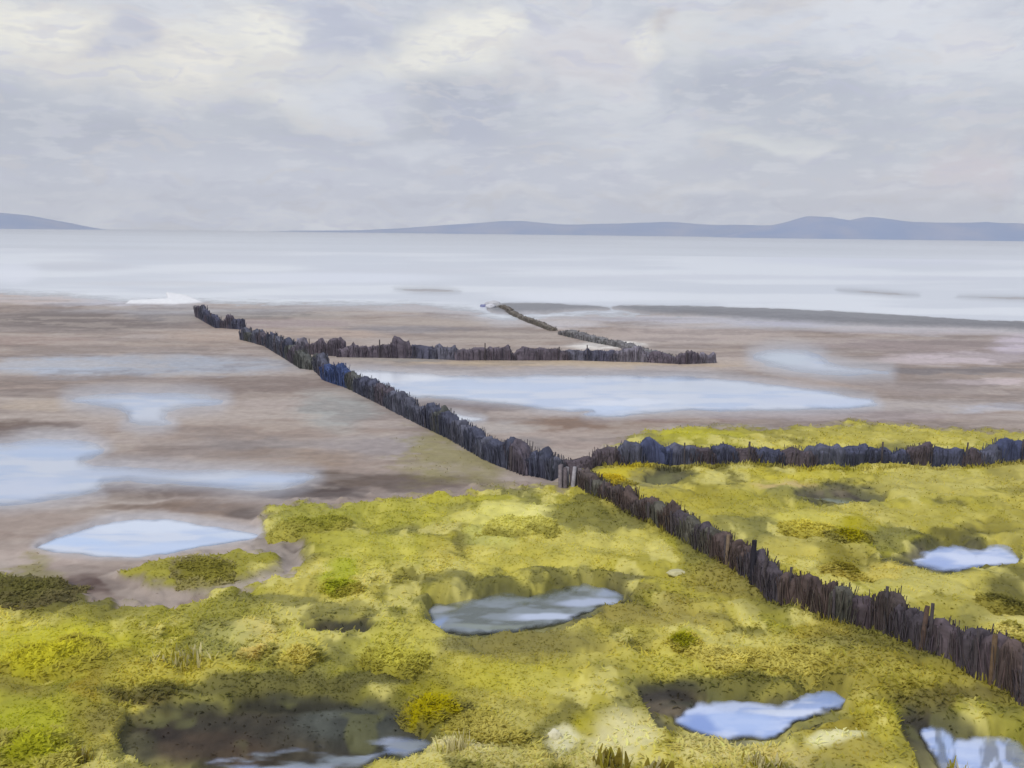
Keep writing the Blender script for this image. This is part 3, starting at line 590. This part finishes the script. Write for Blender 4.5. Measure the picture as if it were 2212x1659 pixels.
o = mesh_obj('marsh_grass', Vg, Qg, M_leaf, tones=Tg, smooth=False); tag(o, 'low yellow green marsh grass covering the near ground', 'grass', kind='stuff')

def pt(px, py, marsh=True):
    v = G(px, py, MARSH_Z if marsh else MUD_Z)
    z = field(np.array([v.x]), np.array([v.y]))[0][0]
    return Vector((v.x, v.y, float(z)))
def tussock(name, px, py, wpx, hpx, colour, label, cat='plant', leaf=(.22, .07), n=420, seed=1, group=None):
    """rounded clump: a lumpy cushion closed over with leaves; (px, py) is the middle of its foot"""
    g = np.random.default_rng(seed); c = pt(px, py); s = c.y / F * 1.02
    R, Hc = wpx * s * 1.1, hpx * s * .5
    root = empty(name, c, label, cat, group)
    nd = 9
    du, dv = g.uniform(-.62, .62, nd), g.uniform(-.5, .5, nd); dr = g.uniform(.3, .62, nd); dh = g.uniform(.5, 1.0, nd) * (1 - .35 * (du ** 2 + dv ** 2))
    du[0] = dv[0] = 0; dr[0] = .7; dh[0] = .95
    def height(u, v):
        w1, w2 = (fbm(u * 3 + seed, v * 3, seed, 3) - .5) * .4, (fbm(u * 3, v * 3 + seed, seed + 1, 3) - .5) * .4
        h = np.full(u.shape, -.12)
        for k in range(nd):
            q = 1 - ((u + w1 - du[k]) ** 2 + (v + w2 - dv[k]) ** 2) / dr[k] ** 2
            h = np.maximum(h, np.where(q > 0, np.sqrt(np.clip(q, 0, 1)) * dh[k], -.12))
        return h + (h > 0) * (fbm(u * 9, v * 9, seed + 3, 2) - .5) * .16
    ng = 56; lin_ = np.linspace(-1.25, 1.25, ng); UU, VV = np.meshgrid(lin_, lin_, indexing='ij'); hh = height(UU, VV)
    I = np.arange(ng * ng).reshape(ng, ng); live = hh > 0
    fk = (live[:-1, :-1] | live[1:, :-1] | live[1:, 1:] | live[:-1, 1:]).ravel()
    Q = np.stack([I[:-1, :-1], I[1:, :-1], I[1:, 1:], I[:-1, 1:]], -1).reshape(-1, 4)[fk]
    uq, iv_ = np.unique(Q, return_inverse=True); Q = iv_.reshape(-1, 4)
    X_, Y_, Z_ = (UU.ravel()[uq] * R, VV.ravel()[uq] * R * .9, hh.ravel()[uq] * Hc)
    Z_ = Z_ + field(c.x + X_, c.y + Y_)[0] - c.z - .02
    cc = lin(colour)
    edge_c = field(np.array([c.x + R * 1.15, c.x - R * 1.15]), np.array([c.y, c.y]))[1].mean(0)
    def tone(u, v):
        q = sstep(.35, 1.0, np.sqrt(u * u + v * v) + (fbm(u * 4, v * 4, seed + 6, 2) - .5) * .7)[:, None]
        return (cc[None, :] * (1 - q) + edge_c[None, :] * q) * (.82 + .36 * fbm(u * 2.5 + seed, v * 2.5, seed + 2, 3))[:, None]
    mesh_obj('cushion', np.stack([X_, Y_, Z_], 1), Q, M_leaf, root, np.clip(tone(UU.ravel()[uq], VV.ravel()[uq]) / KLIGHT * 1.45, 0, .9))
    u, v = g.uniform(-1.15, 1.15, n), g.uniform(-1.15, 1.15, n); h = height(u, v); k = h > .02; u, v, h = u[k], v[k], h[k]; m = len(u)
    t = tone(u, v) * g.normal(1, .06, m)[:, None]
    V_, q, tt = leaves(u * R, v * R * .9, h * Hc - .03 + field(c.x + u * R, c.y + v * R * .9)[0] - c.z, leaf[0] * g.uniform(.6, 1.3, m), leaf[1] * g.uniform(.7, 1.3, m), g.uniform(.7, 1.5, m), np.clip(t / KLIGHT * 1.5, 0.003, .9), seed)
    mesh_obj('leaves', V_, q, M_leaf, root, tt, smooth=False)
    return root
def blades(name, px, py, wpx, hpx, colours, label, n, seed, cat='grass tuft', wide=.05):
    g = np.random.default_rng(seed); c = pt(px, py); s = c.y / F
    k = [g.integers(0, len(colours)) for _ in range(n)]
    acc = []
    for part, sel in (('leaves', [i for i in range(n) if i % 4]), ('dry_stalk', [i for i in range(n) if i % 4 == 0])):
        m = len(sel)
        x, y = np.clip(g.normal(0, .38, m), -.8, .8) * wpx * s, np.clip(g.normal(0, .26, m), -.5, .5) * wpx * s
        col = np.array([lin(colours[k[i]]) for i in sel]) * g.normal(1, .1, m)[:, None]
        if part == 'dry_stalk': col = col * .4 + lin((216, 206, 160)) * .6
        v, q, t = leaves(x, y, np.full(m, -.08), hpx * s * g.uniform(.6, 1.25, m), wide * g.uniform(.6, 1.3, m) * (1 if part == 'leaves' else .4), g.uniform(.05, .45, m), np.clip(col / KLIGHT, .003, .85), seed + 3)
        acc.append((v, q + sum(len(w[0]) for w in acc), t))
    root = mesh_obj(name, *[np.concatenate([w[i] for w in acc]) for i in (0, 1)], M_leaf, None, np.concatenate([w[2] for w in acc]))
    root.location = c; return tag(root, label, cat)

tussocks = [
    (1840, 1172, 44, 40, (160, 152, 10), 'vivid green bush on the marsh between the far hedge line and the diagonal fence'),
    (1475, 1400, 42, 22, (150, 148, 18), 'small vivid green cushion plant above the blue pool in the middle of the marsh'),
    (545, 1425, 40, 48, (206, 190, 112), 'small straw coloured cushion, left one of a pair in the near grass'),
    (640, 1445, 54, 62, (202, 190, 98), 'large round straw yellow cushion plant in the near grass'),
    (850, 1440, 84, 58, (186, 180, 76), 'broad pale green cushion plant left below the pool in the middle of the marsh'),
    (935, 1540, 72, 46, (168, 158, 12), 'vivid lime green mound at the right end of the peat hollow'),
    (2172, 1322, 54, 52, (98, 94, 40), 'dark olive bush at the right edge above the diagonal fence'),
    (1825, 1246, 46, 36, (138, 128, 42), 'olive bush behind the diagonal fence, below the vivid green bush'),
    (1060, 1590, 76, 44, (188, 178, 94), 'pale cushion plant right of the peat hollow near the bottom'),
    (1700, 1440, 90, 32, (192, 182, 94), 'low pale yellow cushion beneath the diagonal fence'),
    (1555, 1425, 70, 34, (198, 188, 102), 'pale straw mound between the vivid green cushion and the diagonal fence'),
    (100, 1430, 110, 44, (188, 182, 50), 'wide yellow green mound at the left edge of the near grass'),
    (70, 1640, 110, 90, (166, 166, 38), 'tall lime green mound in the bottom left corner'),
    (735, 1275, 40, 40, (164, 168, 40), 'lime green tuft left of the pool in the middle of the marsh'),
    (1120, 1140, 90, 30, (208, 202, 108), 'pale lemon mound on the rise below the fence junction'),
    (690, 1135, 80, 34, (150, 148, 54), 'grey green mound at the edge of the brown mud'),
    (50, 1275, 110, 20, (108, 104, 54), 'dark olive plant patch at the left edge under the mud pool'),
    (440, 1236, 90, 18, (140, 134, 56), 'olive clump standing on the mud below the bright oval pool'),
    (1740, 1152, 60, 28, (196, 186, 82), 'pale yellow mound left of the vivid green bush'),
    (2170, 1378, 48, 30, (204, 194, 114), 'cream coloured clump at the right edge behind the diagonal fence'),
    (1320, 1042, 46, 28, (190, 172, 38), 'golden yellow clump at the fence junction'),
]
for i, (px, py, w, h, c, lab) in enumerate(tussocks):
    tussock('cushion_plant', px, py, w, h, c, lab, n=int(900 + 12 * w), seed=100 + i, leaf=(.10, .055), group='cushion plants on the marsh')
straw, oliv, limeg = (222, 212, 158), (150, 136, 54), (176, 166, 60)
blades('grass_tuft', 985, 1632, 50, 46, [straw, straw, limeg], 'cream dry grass tuft at the right end of the peat hollow', 70, 301, wide=.035)
blades('grass_tuft', 2085, 1655, 60, 66, [limeg, oliv, straw], 'tall green blades standing in the pool of the bottom right corner', 60, 302)
blades('grass_tuft', 2180, 1660, 44, 46, [limeg, oliv], 'green grass blades at the right end of the corner pool', 44, 303)
blades('grass_tuft', 1320, 1668, 46, 46, [oliv, oliv, limeg], 'broad olive leaves in the pale grass at the bottom', 36, 304, wide=.12)
blades('grass_tuft', 1420, 1672, 40, 40, [oliv, straw, limeg], 'olive and straw leaves left under the lower pool', 34, 305, wide=.10)
blades('grass_tuft', 1640, 1664, 60, 36, [straw, limeg, oliv], 'mixed straw and green blades under the lower pool', 60, 306, wide=.06)
blades('grass_tuft', 400, 1440, 80, 36, [(176, 172, 104), limeg, straw], 'pale grey green upright blades left of the straw cushions', 80, 307, wide=.06)
blades('grass_tuft', 180, 1642, 50, 44, [limeg, oliv], 'olive blades at the left end of the peat hollow', 50, 308, wide=.06)

# ------------------------------------------------------------------ stones
M_stone = attr_colour_material('pale_stone', .85, .3, 9, .85, 1.12, bump=.4)
def stone(px, py, wpx, hpx, colour, label, seed, marsh=True, parent=None, off=(0, 0)):
    c = pt(px, py, marsh); s = c.y / F
    bm = bmesh.new(); bmesh.ops.create_icosphere(bm, subdivisions=3, radius=1)
    V = np.array([v.co[:] for v in bm.verts]); Fc = [[v.index for v in f.verts] for f in bm.faces]; bm.free()
    b = .75 + .5 * fbm(V[:, 0] * 1.4 + seed, V[:, 1] * 1.4 + V[:, 2], seed, 2)
    P = np.stack([V[:, 0] * wpx * s * b, V[:, 1] * wpx * s * .8 * b, V[:, 2] * hpx * s * b + hpx * s * .3], 1)
    o = mesh_obj('stone', P, Fc, M_stone, parent, np.tile(lin(colour) / KLIGHT, (len(P), 1)))
    o.location = (c if parent is None else c - parent.location)
    if label: tag(o, label, 'stone', 'pale stones in the grass')
    return o
stone(1197, 1594, 16, 15, (222, 216, 186), 'white stone in the pale grass at the bottom', 1)
stone(1462, 1240, 24, 8, (190, 184, 142), 'flat cream stone on the grass right of the middle pool', 2)
heap = empty('rubble_heap', pt(1052, 662, False), 'small pale grey rubble heap at the tip of the far mud bar', 'rubble')
for i, (px, py, w, h, c) in enumerate([(1046, 662, 9, 6, (120, 124, 160)), (1056, 660, 13, 9, (178, 178, 184)), (1068, 663, 14, 8, (186, 186, 190)), (1060, 668, 12, 6, (200, 200, 206)), (1078, 667, 10, 6, (160, 160, 162))]):
    stone(px, py, w, h, c, None, 20 + i, False, heap)

# ------------------------------------------------------------------ brushwood fences
M_brush = attr_colour_material('brushwood', .9, .15, 3.5, .7, 1.35)
M_stake = attr_colour_material('weathered_stake', .85, .2, 6, .7, 1.3, bump=.3)
def prisms(B, T, r0, r1, col, sides=4):
    """tapered sticks from points B to points T"""
    n = len(B); V = np.zeros((n, sides * 2, 3), np.float32)
    for k in range(sides):
        a = 2 * math.pi * k / sides + .4
        off = np.stack([np.cos(a) * np.ones(n), np.sin(a) * np.ones(n), np.zeros(n)], 1)
        V[:, k] = B + off * r0[:, None]; V[:, sides + k] = T + off * r1[:, None]
    base = np.arange(n)[:, None] * sides * 2; Q = []
    for k in range(sides):
        k2 = (k + 1) % sides; Q.append(base + np.array([k, k2, sides + k2, sides + k]))
    if sides == 4: Q.append(base + np.array([4, 5, 6, 7]))
    return V.reshape(-1, 3), np.concatenate(Q), np.repeat(col, sides * 2, 0)
_bm = bmesh.new(); bmesh.ops.create_icosphere(_bm, subdivisions=4, radius=1)
ICO = np.array([v.co[:] for v in _bm.verts]); ICOF = np.array([[v.index for v in f.verts] for f in _bm.faces]); _bm.free()
def fence(path, tall, label, tones, step, seed, marsh=True, boxy=.45, dark=1.12, width=.55, stakes=0, ragged=.3, twigs=130, stake_tone=(70, 64, 66), specials=(), accent=None, group='brushwood fences across the flats', gap=0):
    """path: foot of the fence on the photograph; tall: (start, end) height in metres; every bundle is a part"""
    g = np.random.default_rng(seed)
    W3 = [G(px, py, MARSH_Z if (marsh is True or (marsh == 'end' and i == len(path) - 1)) else MUD_Z) for i, (px, py) in enumerate(path)]
    root = empty('brushwood_fence', W3[0], label, 'fence', group)
    L = [0]
    for a, b in zip(W3[:-1], W3[1:]): L.append(L[-1] + (b - a).length)
    def along(s):
        for i in range(len(L) - 1):
            if s <= L[i + 1] or i == len(L) - 2:
                t = (s - L[i]) / (L[i + 1] - L[i]); return W3[i].lerp(W3[i + 1], t), (W3[i + 1] - W3[i]).normalized()
    s = 0; i = 0; total = L[-1]
    while s < total - .1:
        ln = step * g.uniform(.7, 1.4); ln = min(ln, total - s)
        c, d = along(s + ln / 2); nrm = Vector((-d.y, d.x, 0))
        zg = float(field(np.array([c.x]), np.array([c.y]))[0][0])
        t = s / total; hgt = (tall[0] * (1 - t) + tall[1] * t) * (1 + ragged * g.uniform(-.7, .5))
        col = lin(tones[g.integers(0, len(tones))]) * .6 + np.mean([lin(q) for q in tones], 0) * .4
        if accent and accent[0] < t < accent[1]: col = lin(accent[2])
        pxm = c.y / 995
        D = ICO; sg = lambda v, e: np.sign(v) * np.abs(v) ** e
        la, wa_, ha = sg(D[:, 0], .5) * ln * .66, sg(D[:, 1], .7) * width * .5, sg(D[:, 2], .5)
        bump = 1 + boxy * (fbm(D[:, 0] * 2.6 + 31 * i, D[:, 1] * 2 + D[:, 2] * 1.3 + seed, seed, 3) - .5) * 1.1
        lump = fbm((la + 13 * i) / (.42 + 1.2 * pxm), np.full(len(D), seed * 3.1), seed + 4, 3)
        P = np.stack([d.x * la * bump + nrm.x * wa_ * bump, d.y * la * bump + nrm.y * wa_ * bump, np.where(ha > 0, ha * hgt * .86 * (.36 + 1.25 * lump) * (1 + (bump - 1) * .5), ha * .2)], 1)
        tn = col[None, :] * (.5 + 1.0 * fbm(la / (.07 + .8 * pxm) + 7 * i, ha * .7, seed + 8, 2))[:, None]
        n = twigs
        a = g.uniform(-.66, .66, n) * ln; w = np.where(g.uniform(0, 1, n) < .6, g.uniform(.42, .60, n) * np.sign(g.normal(0, 1, n)), g.uniform(-.5, .5, n)) * width
        P0 = np.stack([d.x * a + nrm.x * w, d.y * a + nrm.y * w, np.full(n, -.1)], 1)
        lt = .1 + .8 * fbm((a + 13 * i) / (.42 + 1.2 * pxm), np.full(n, seed * 3.1), seed + 4, 3)
        h = hgt * (.34 + 1.2 * lt) * np.sqrt(np.clip(1 - (a / (ln * .95)) ** 2, .1, 1)) * np.where(g.uniform(0, 1, n) < .75, g.uniform(.55, .98, n), g.uniform(.84, .97, n))
        P1 = P0 + np.stack([g.normal(0, .09, n), g.normal(0, .09, n), h + .1], 1)
        rr = np.maximum(.022, .5 * pxm) * g.uniform(.6, 1.4, n)
        tw = np.clip(col[None, :] * g.normal(1.05, .2, n)[:, None] * (1 + g.normal(0, .03, (n, 3))), .004, 1)
        v, q, tt = prisms(P0, P1, rr, rr * .6, tw, 3)
        q = np.concatenate([q, q[:0]])
        tri = ICOF + len(v)
        faces = [list(map(int, f)) for f in q] + [list(map(int, f)) for f in tri]
        o = mesh_obj('brush_bundle', np.concatenate([v, P]), faces, M_brush, root, np.clip(np.concatenate([tt, tn]) / KLIGHT * dark, 0, .8), smooth=True)
        o.location = Vector((c.x, c.y, zg)) - root.location
        s += ln + (gap if g.uniform() < .12 else 0); i += 1
    sp = list(specials)
    for k in range(stakes):
        t = (k + .5 + g.uniform(-.3, .3)) / stakes; sp.append((t, (tall[0] * (1 - t) + tall[1] * t) * g.uniform(.95, 1.18), .05 * g.uniform(.8, 1.3), stake_tone, None))
    for (t, h, r, tone, lab) in sp:
        c, d = along(t * total); nrm = Vector((-d.y, d.x, 0)); side = -1 if nrm.y > 0 else 1
        zg = float(field(np.array([c.x]), np.array([c.y]))[0][0])
        n = 1; rr = np.array([r]); a = np.array([[0, 0, -.2]]); b = np.array([[g.normal(0, .05), g.normal(0, .05), h]])
        v, q, tt = prisms(a, b, rr, rr * .85, np.tile(lin(tone) / KLIGHT, (1, 1)))
        o = mesh_obj('stake', v, q, M_stake, root, tt, smooth=False)
        o.location = Vector((c.x, c.y, zg)) + nrm * side * width * .55 - root.location
        if lab: o['label'] = lab
    return root
NAVY, SLATE, VIOL, GREYV, OLGR, BLUE, BRN, RUST, BLK = (62, 66, 86), (84, 86, 100), (86, 76, 84), (118, 114, 124), (84, 86, 74), (64, 74, 108), (84, 70, 66), (98, 64, 54), (40, 38, 44)
fence([(428, 685), (470, 708), (524, 712)], (1.35, 1.1), 'short dark brushwood piece at the seaward end of the long diagonal, beyond a gap', [VIOL, SLATE, NAVY], 1.6, 1, False, stakes=1, ragged=.2)
fence([(528, 734), (580, 748), (625, 775), (660, 796), (690, 800), (712, 822), (760, 838), (850, 882), (930, 922), (990, 952), (1060, 992), (1130, 1020), (1205, 1036)], (1.3, 1.0),
      'long dark blue grey brushwood fence running diagonally from the shore to the pale post bundle', [NAVY, SLATE, SLATE, VIOL, OLGR, NAVY], 1.15, 2, False, accent=(.44, .53, (60, 74, 112)), stakes=8, ragged=.32, width=.7)
fence([(640, 764), (760, 772), (900, 774), (1000, 778), (1120, 778), (1240, 778), (1330, 781), (1400, 783), (1470, 787), (1540, 784)], (1.35, .95),
      'ragged grey violet brushwood fence running across the mudflat behind the long bright pool', [VIOL, GREYV, SLATE, NAVY, VIOL, GREYV], 1.6, 3, False, stakes=6, ragged=.34, gap=.3)
fence([(1215, 1006), (1300, 1004), (1420, 1002), (1500, 998), (1600, 1000), (1720, 1004), (1800, 1004), (1900, 998), (2000, 1002), (2100, 1004), (2212, 1000), (2400, 1004)], (.74, 1.0),
      'blue black brushwood fence crossing the yellow marsh to the right edge', [NAVY, BLUE, SLATE, NAVY, SLATE, BRN], 1.0, 4, True, stakes=8, ragged=.28, width=.7)
fence([(1262, 1054), (1400, 1120), (1520, 1184), (1620, 1250), (1720, 1312), (1800, 1338), (1900, 1358), (1990, 1400), (2080, 1440), (2160, 1480), (2230, 1520), (2420, 1630)], (.62, 1.1),
      'nearest brown black brushwood fence running down the marsh to the bottom right', [BRN, VIOL, BRN, (72, 64, 62), OLGR, (92, 84, 84), (78, 64, 60), (70, 66, 76)], .62, 5, True, stakes=16, ragged=.16, width=.5, twigs=120,
      specials=[(.52, 1.22, .10, (34, 32, 40), 'black stake'), (.455, 1.0, .07, (112, 96, 78), 'tan bare stake'), (.77, 1.1, .08, (84, 68, 60), 'rust brown stake'), (.86, 1.1, .08, (98, 80, 60), 'ochre brown stake')])
fence([(1084, 668), (1112, 680), (1150, 698), (1194, 715)], (.38, .45), 'short thin brown brushwood strip leading from the rubble heap down the far flat', [(142, 134, 124), (130, 122, 112)], 2.6, 6, False, ragged=.06, width=.7, dark=.62)
fence([(1218, 724), (1280, 738), (1350, 752), (1400, 766), (1450, 778)], (.62, .4), 'low pale grey brushwood strip ending at the right part of the ragged fence', [(146, 145, 148), (138, 136, 136), (150, 148, 152)], 2.6, 7, False, ragged=.06, width=.8, dark=.62)
pb = empty('post_bundle', pt(1235, 1046), 'stubby pale grey bundle of posts where the fences meet', 'posts')
g = np.random.default_rng(77)
for k in range(9):
    tone = [(118, 110, 114), (96, 88, 92), (150, 146, 152), (84, 76, 80)][k % 4]
    h = g.uniform(.68, .82)
    v, q, t = prisms(np.array([[0, 0, -.2]]), np.array([[g.normal(0, .04), g.normal(0, .04), h]]), np.array([.10]), np.array([.085]), np.tile(lin(tone) / KLIGHT * 1.05, (1, 1)))
    o = mesh_obj('post', v, q, M_stake, pb, t, smooth=False); o.location = ((k % 5) * .19 - .38 + g.normal(0, .03), (k // 5) * .25 - .1 + g.normal(0, .05), 0)

# ------------------------------------------------------------------ air
HAZE = 3.0e-4
hm = bpy.data.materials.new('haze'); hm.use_nodes = True; htree = hm.node_tree
htree.nodes.clear(); ho = N(htree, 'ShaderNodeOutputMaterial'); pv = N(htree, 'ShaderNodeVolumePrincipled')
pv.inputs['Color'].default_value = (.93, .95, 1, 1); pv.inputs['Density'].default_value = HAZE
htree.links.new(pv.outputs[0], ho.inputs['Volume'])
x0, x1, y0, y1, z0, z1 = -3750, 3750, -320, 4100, -1.6, 140
hv = [(x, y, z) for z in (z0, z1) for y in (y0, y1) for x in (x0, x1)]
o = mesh_obj('haze', hv, [(0, 2, 3, 1), (4, 5, 7, 6), (0, 1, 5, 4), (2, 6, 7, 3), (0, 4, 6, 2), (1, 3, 7, 5)], hm, smooth=False); tag(o, kind='stuff')
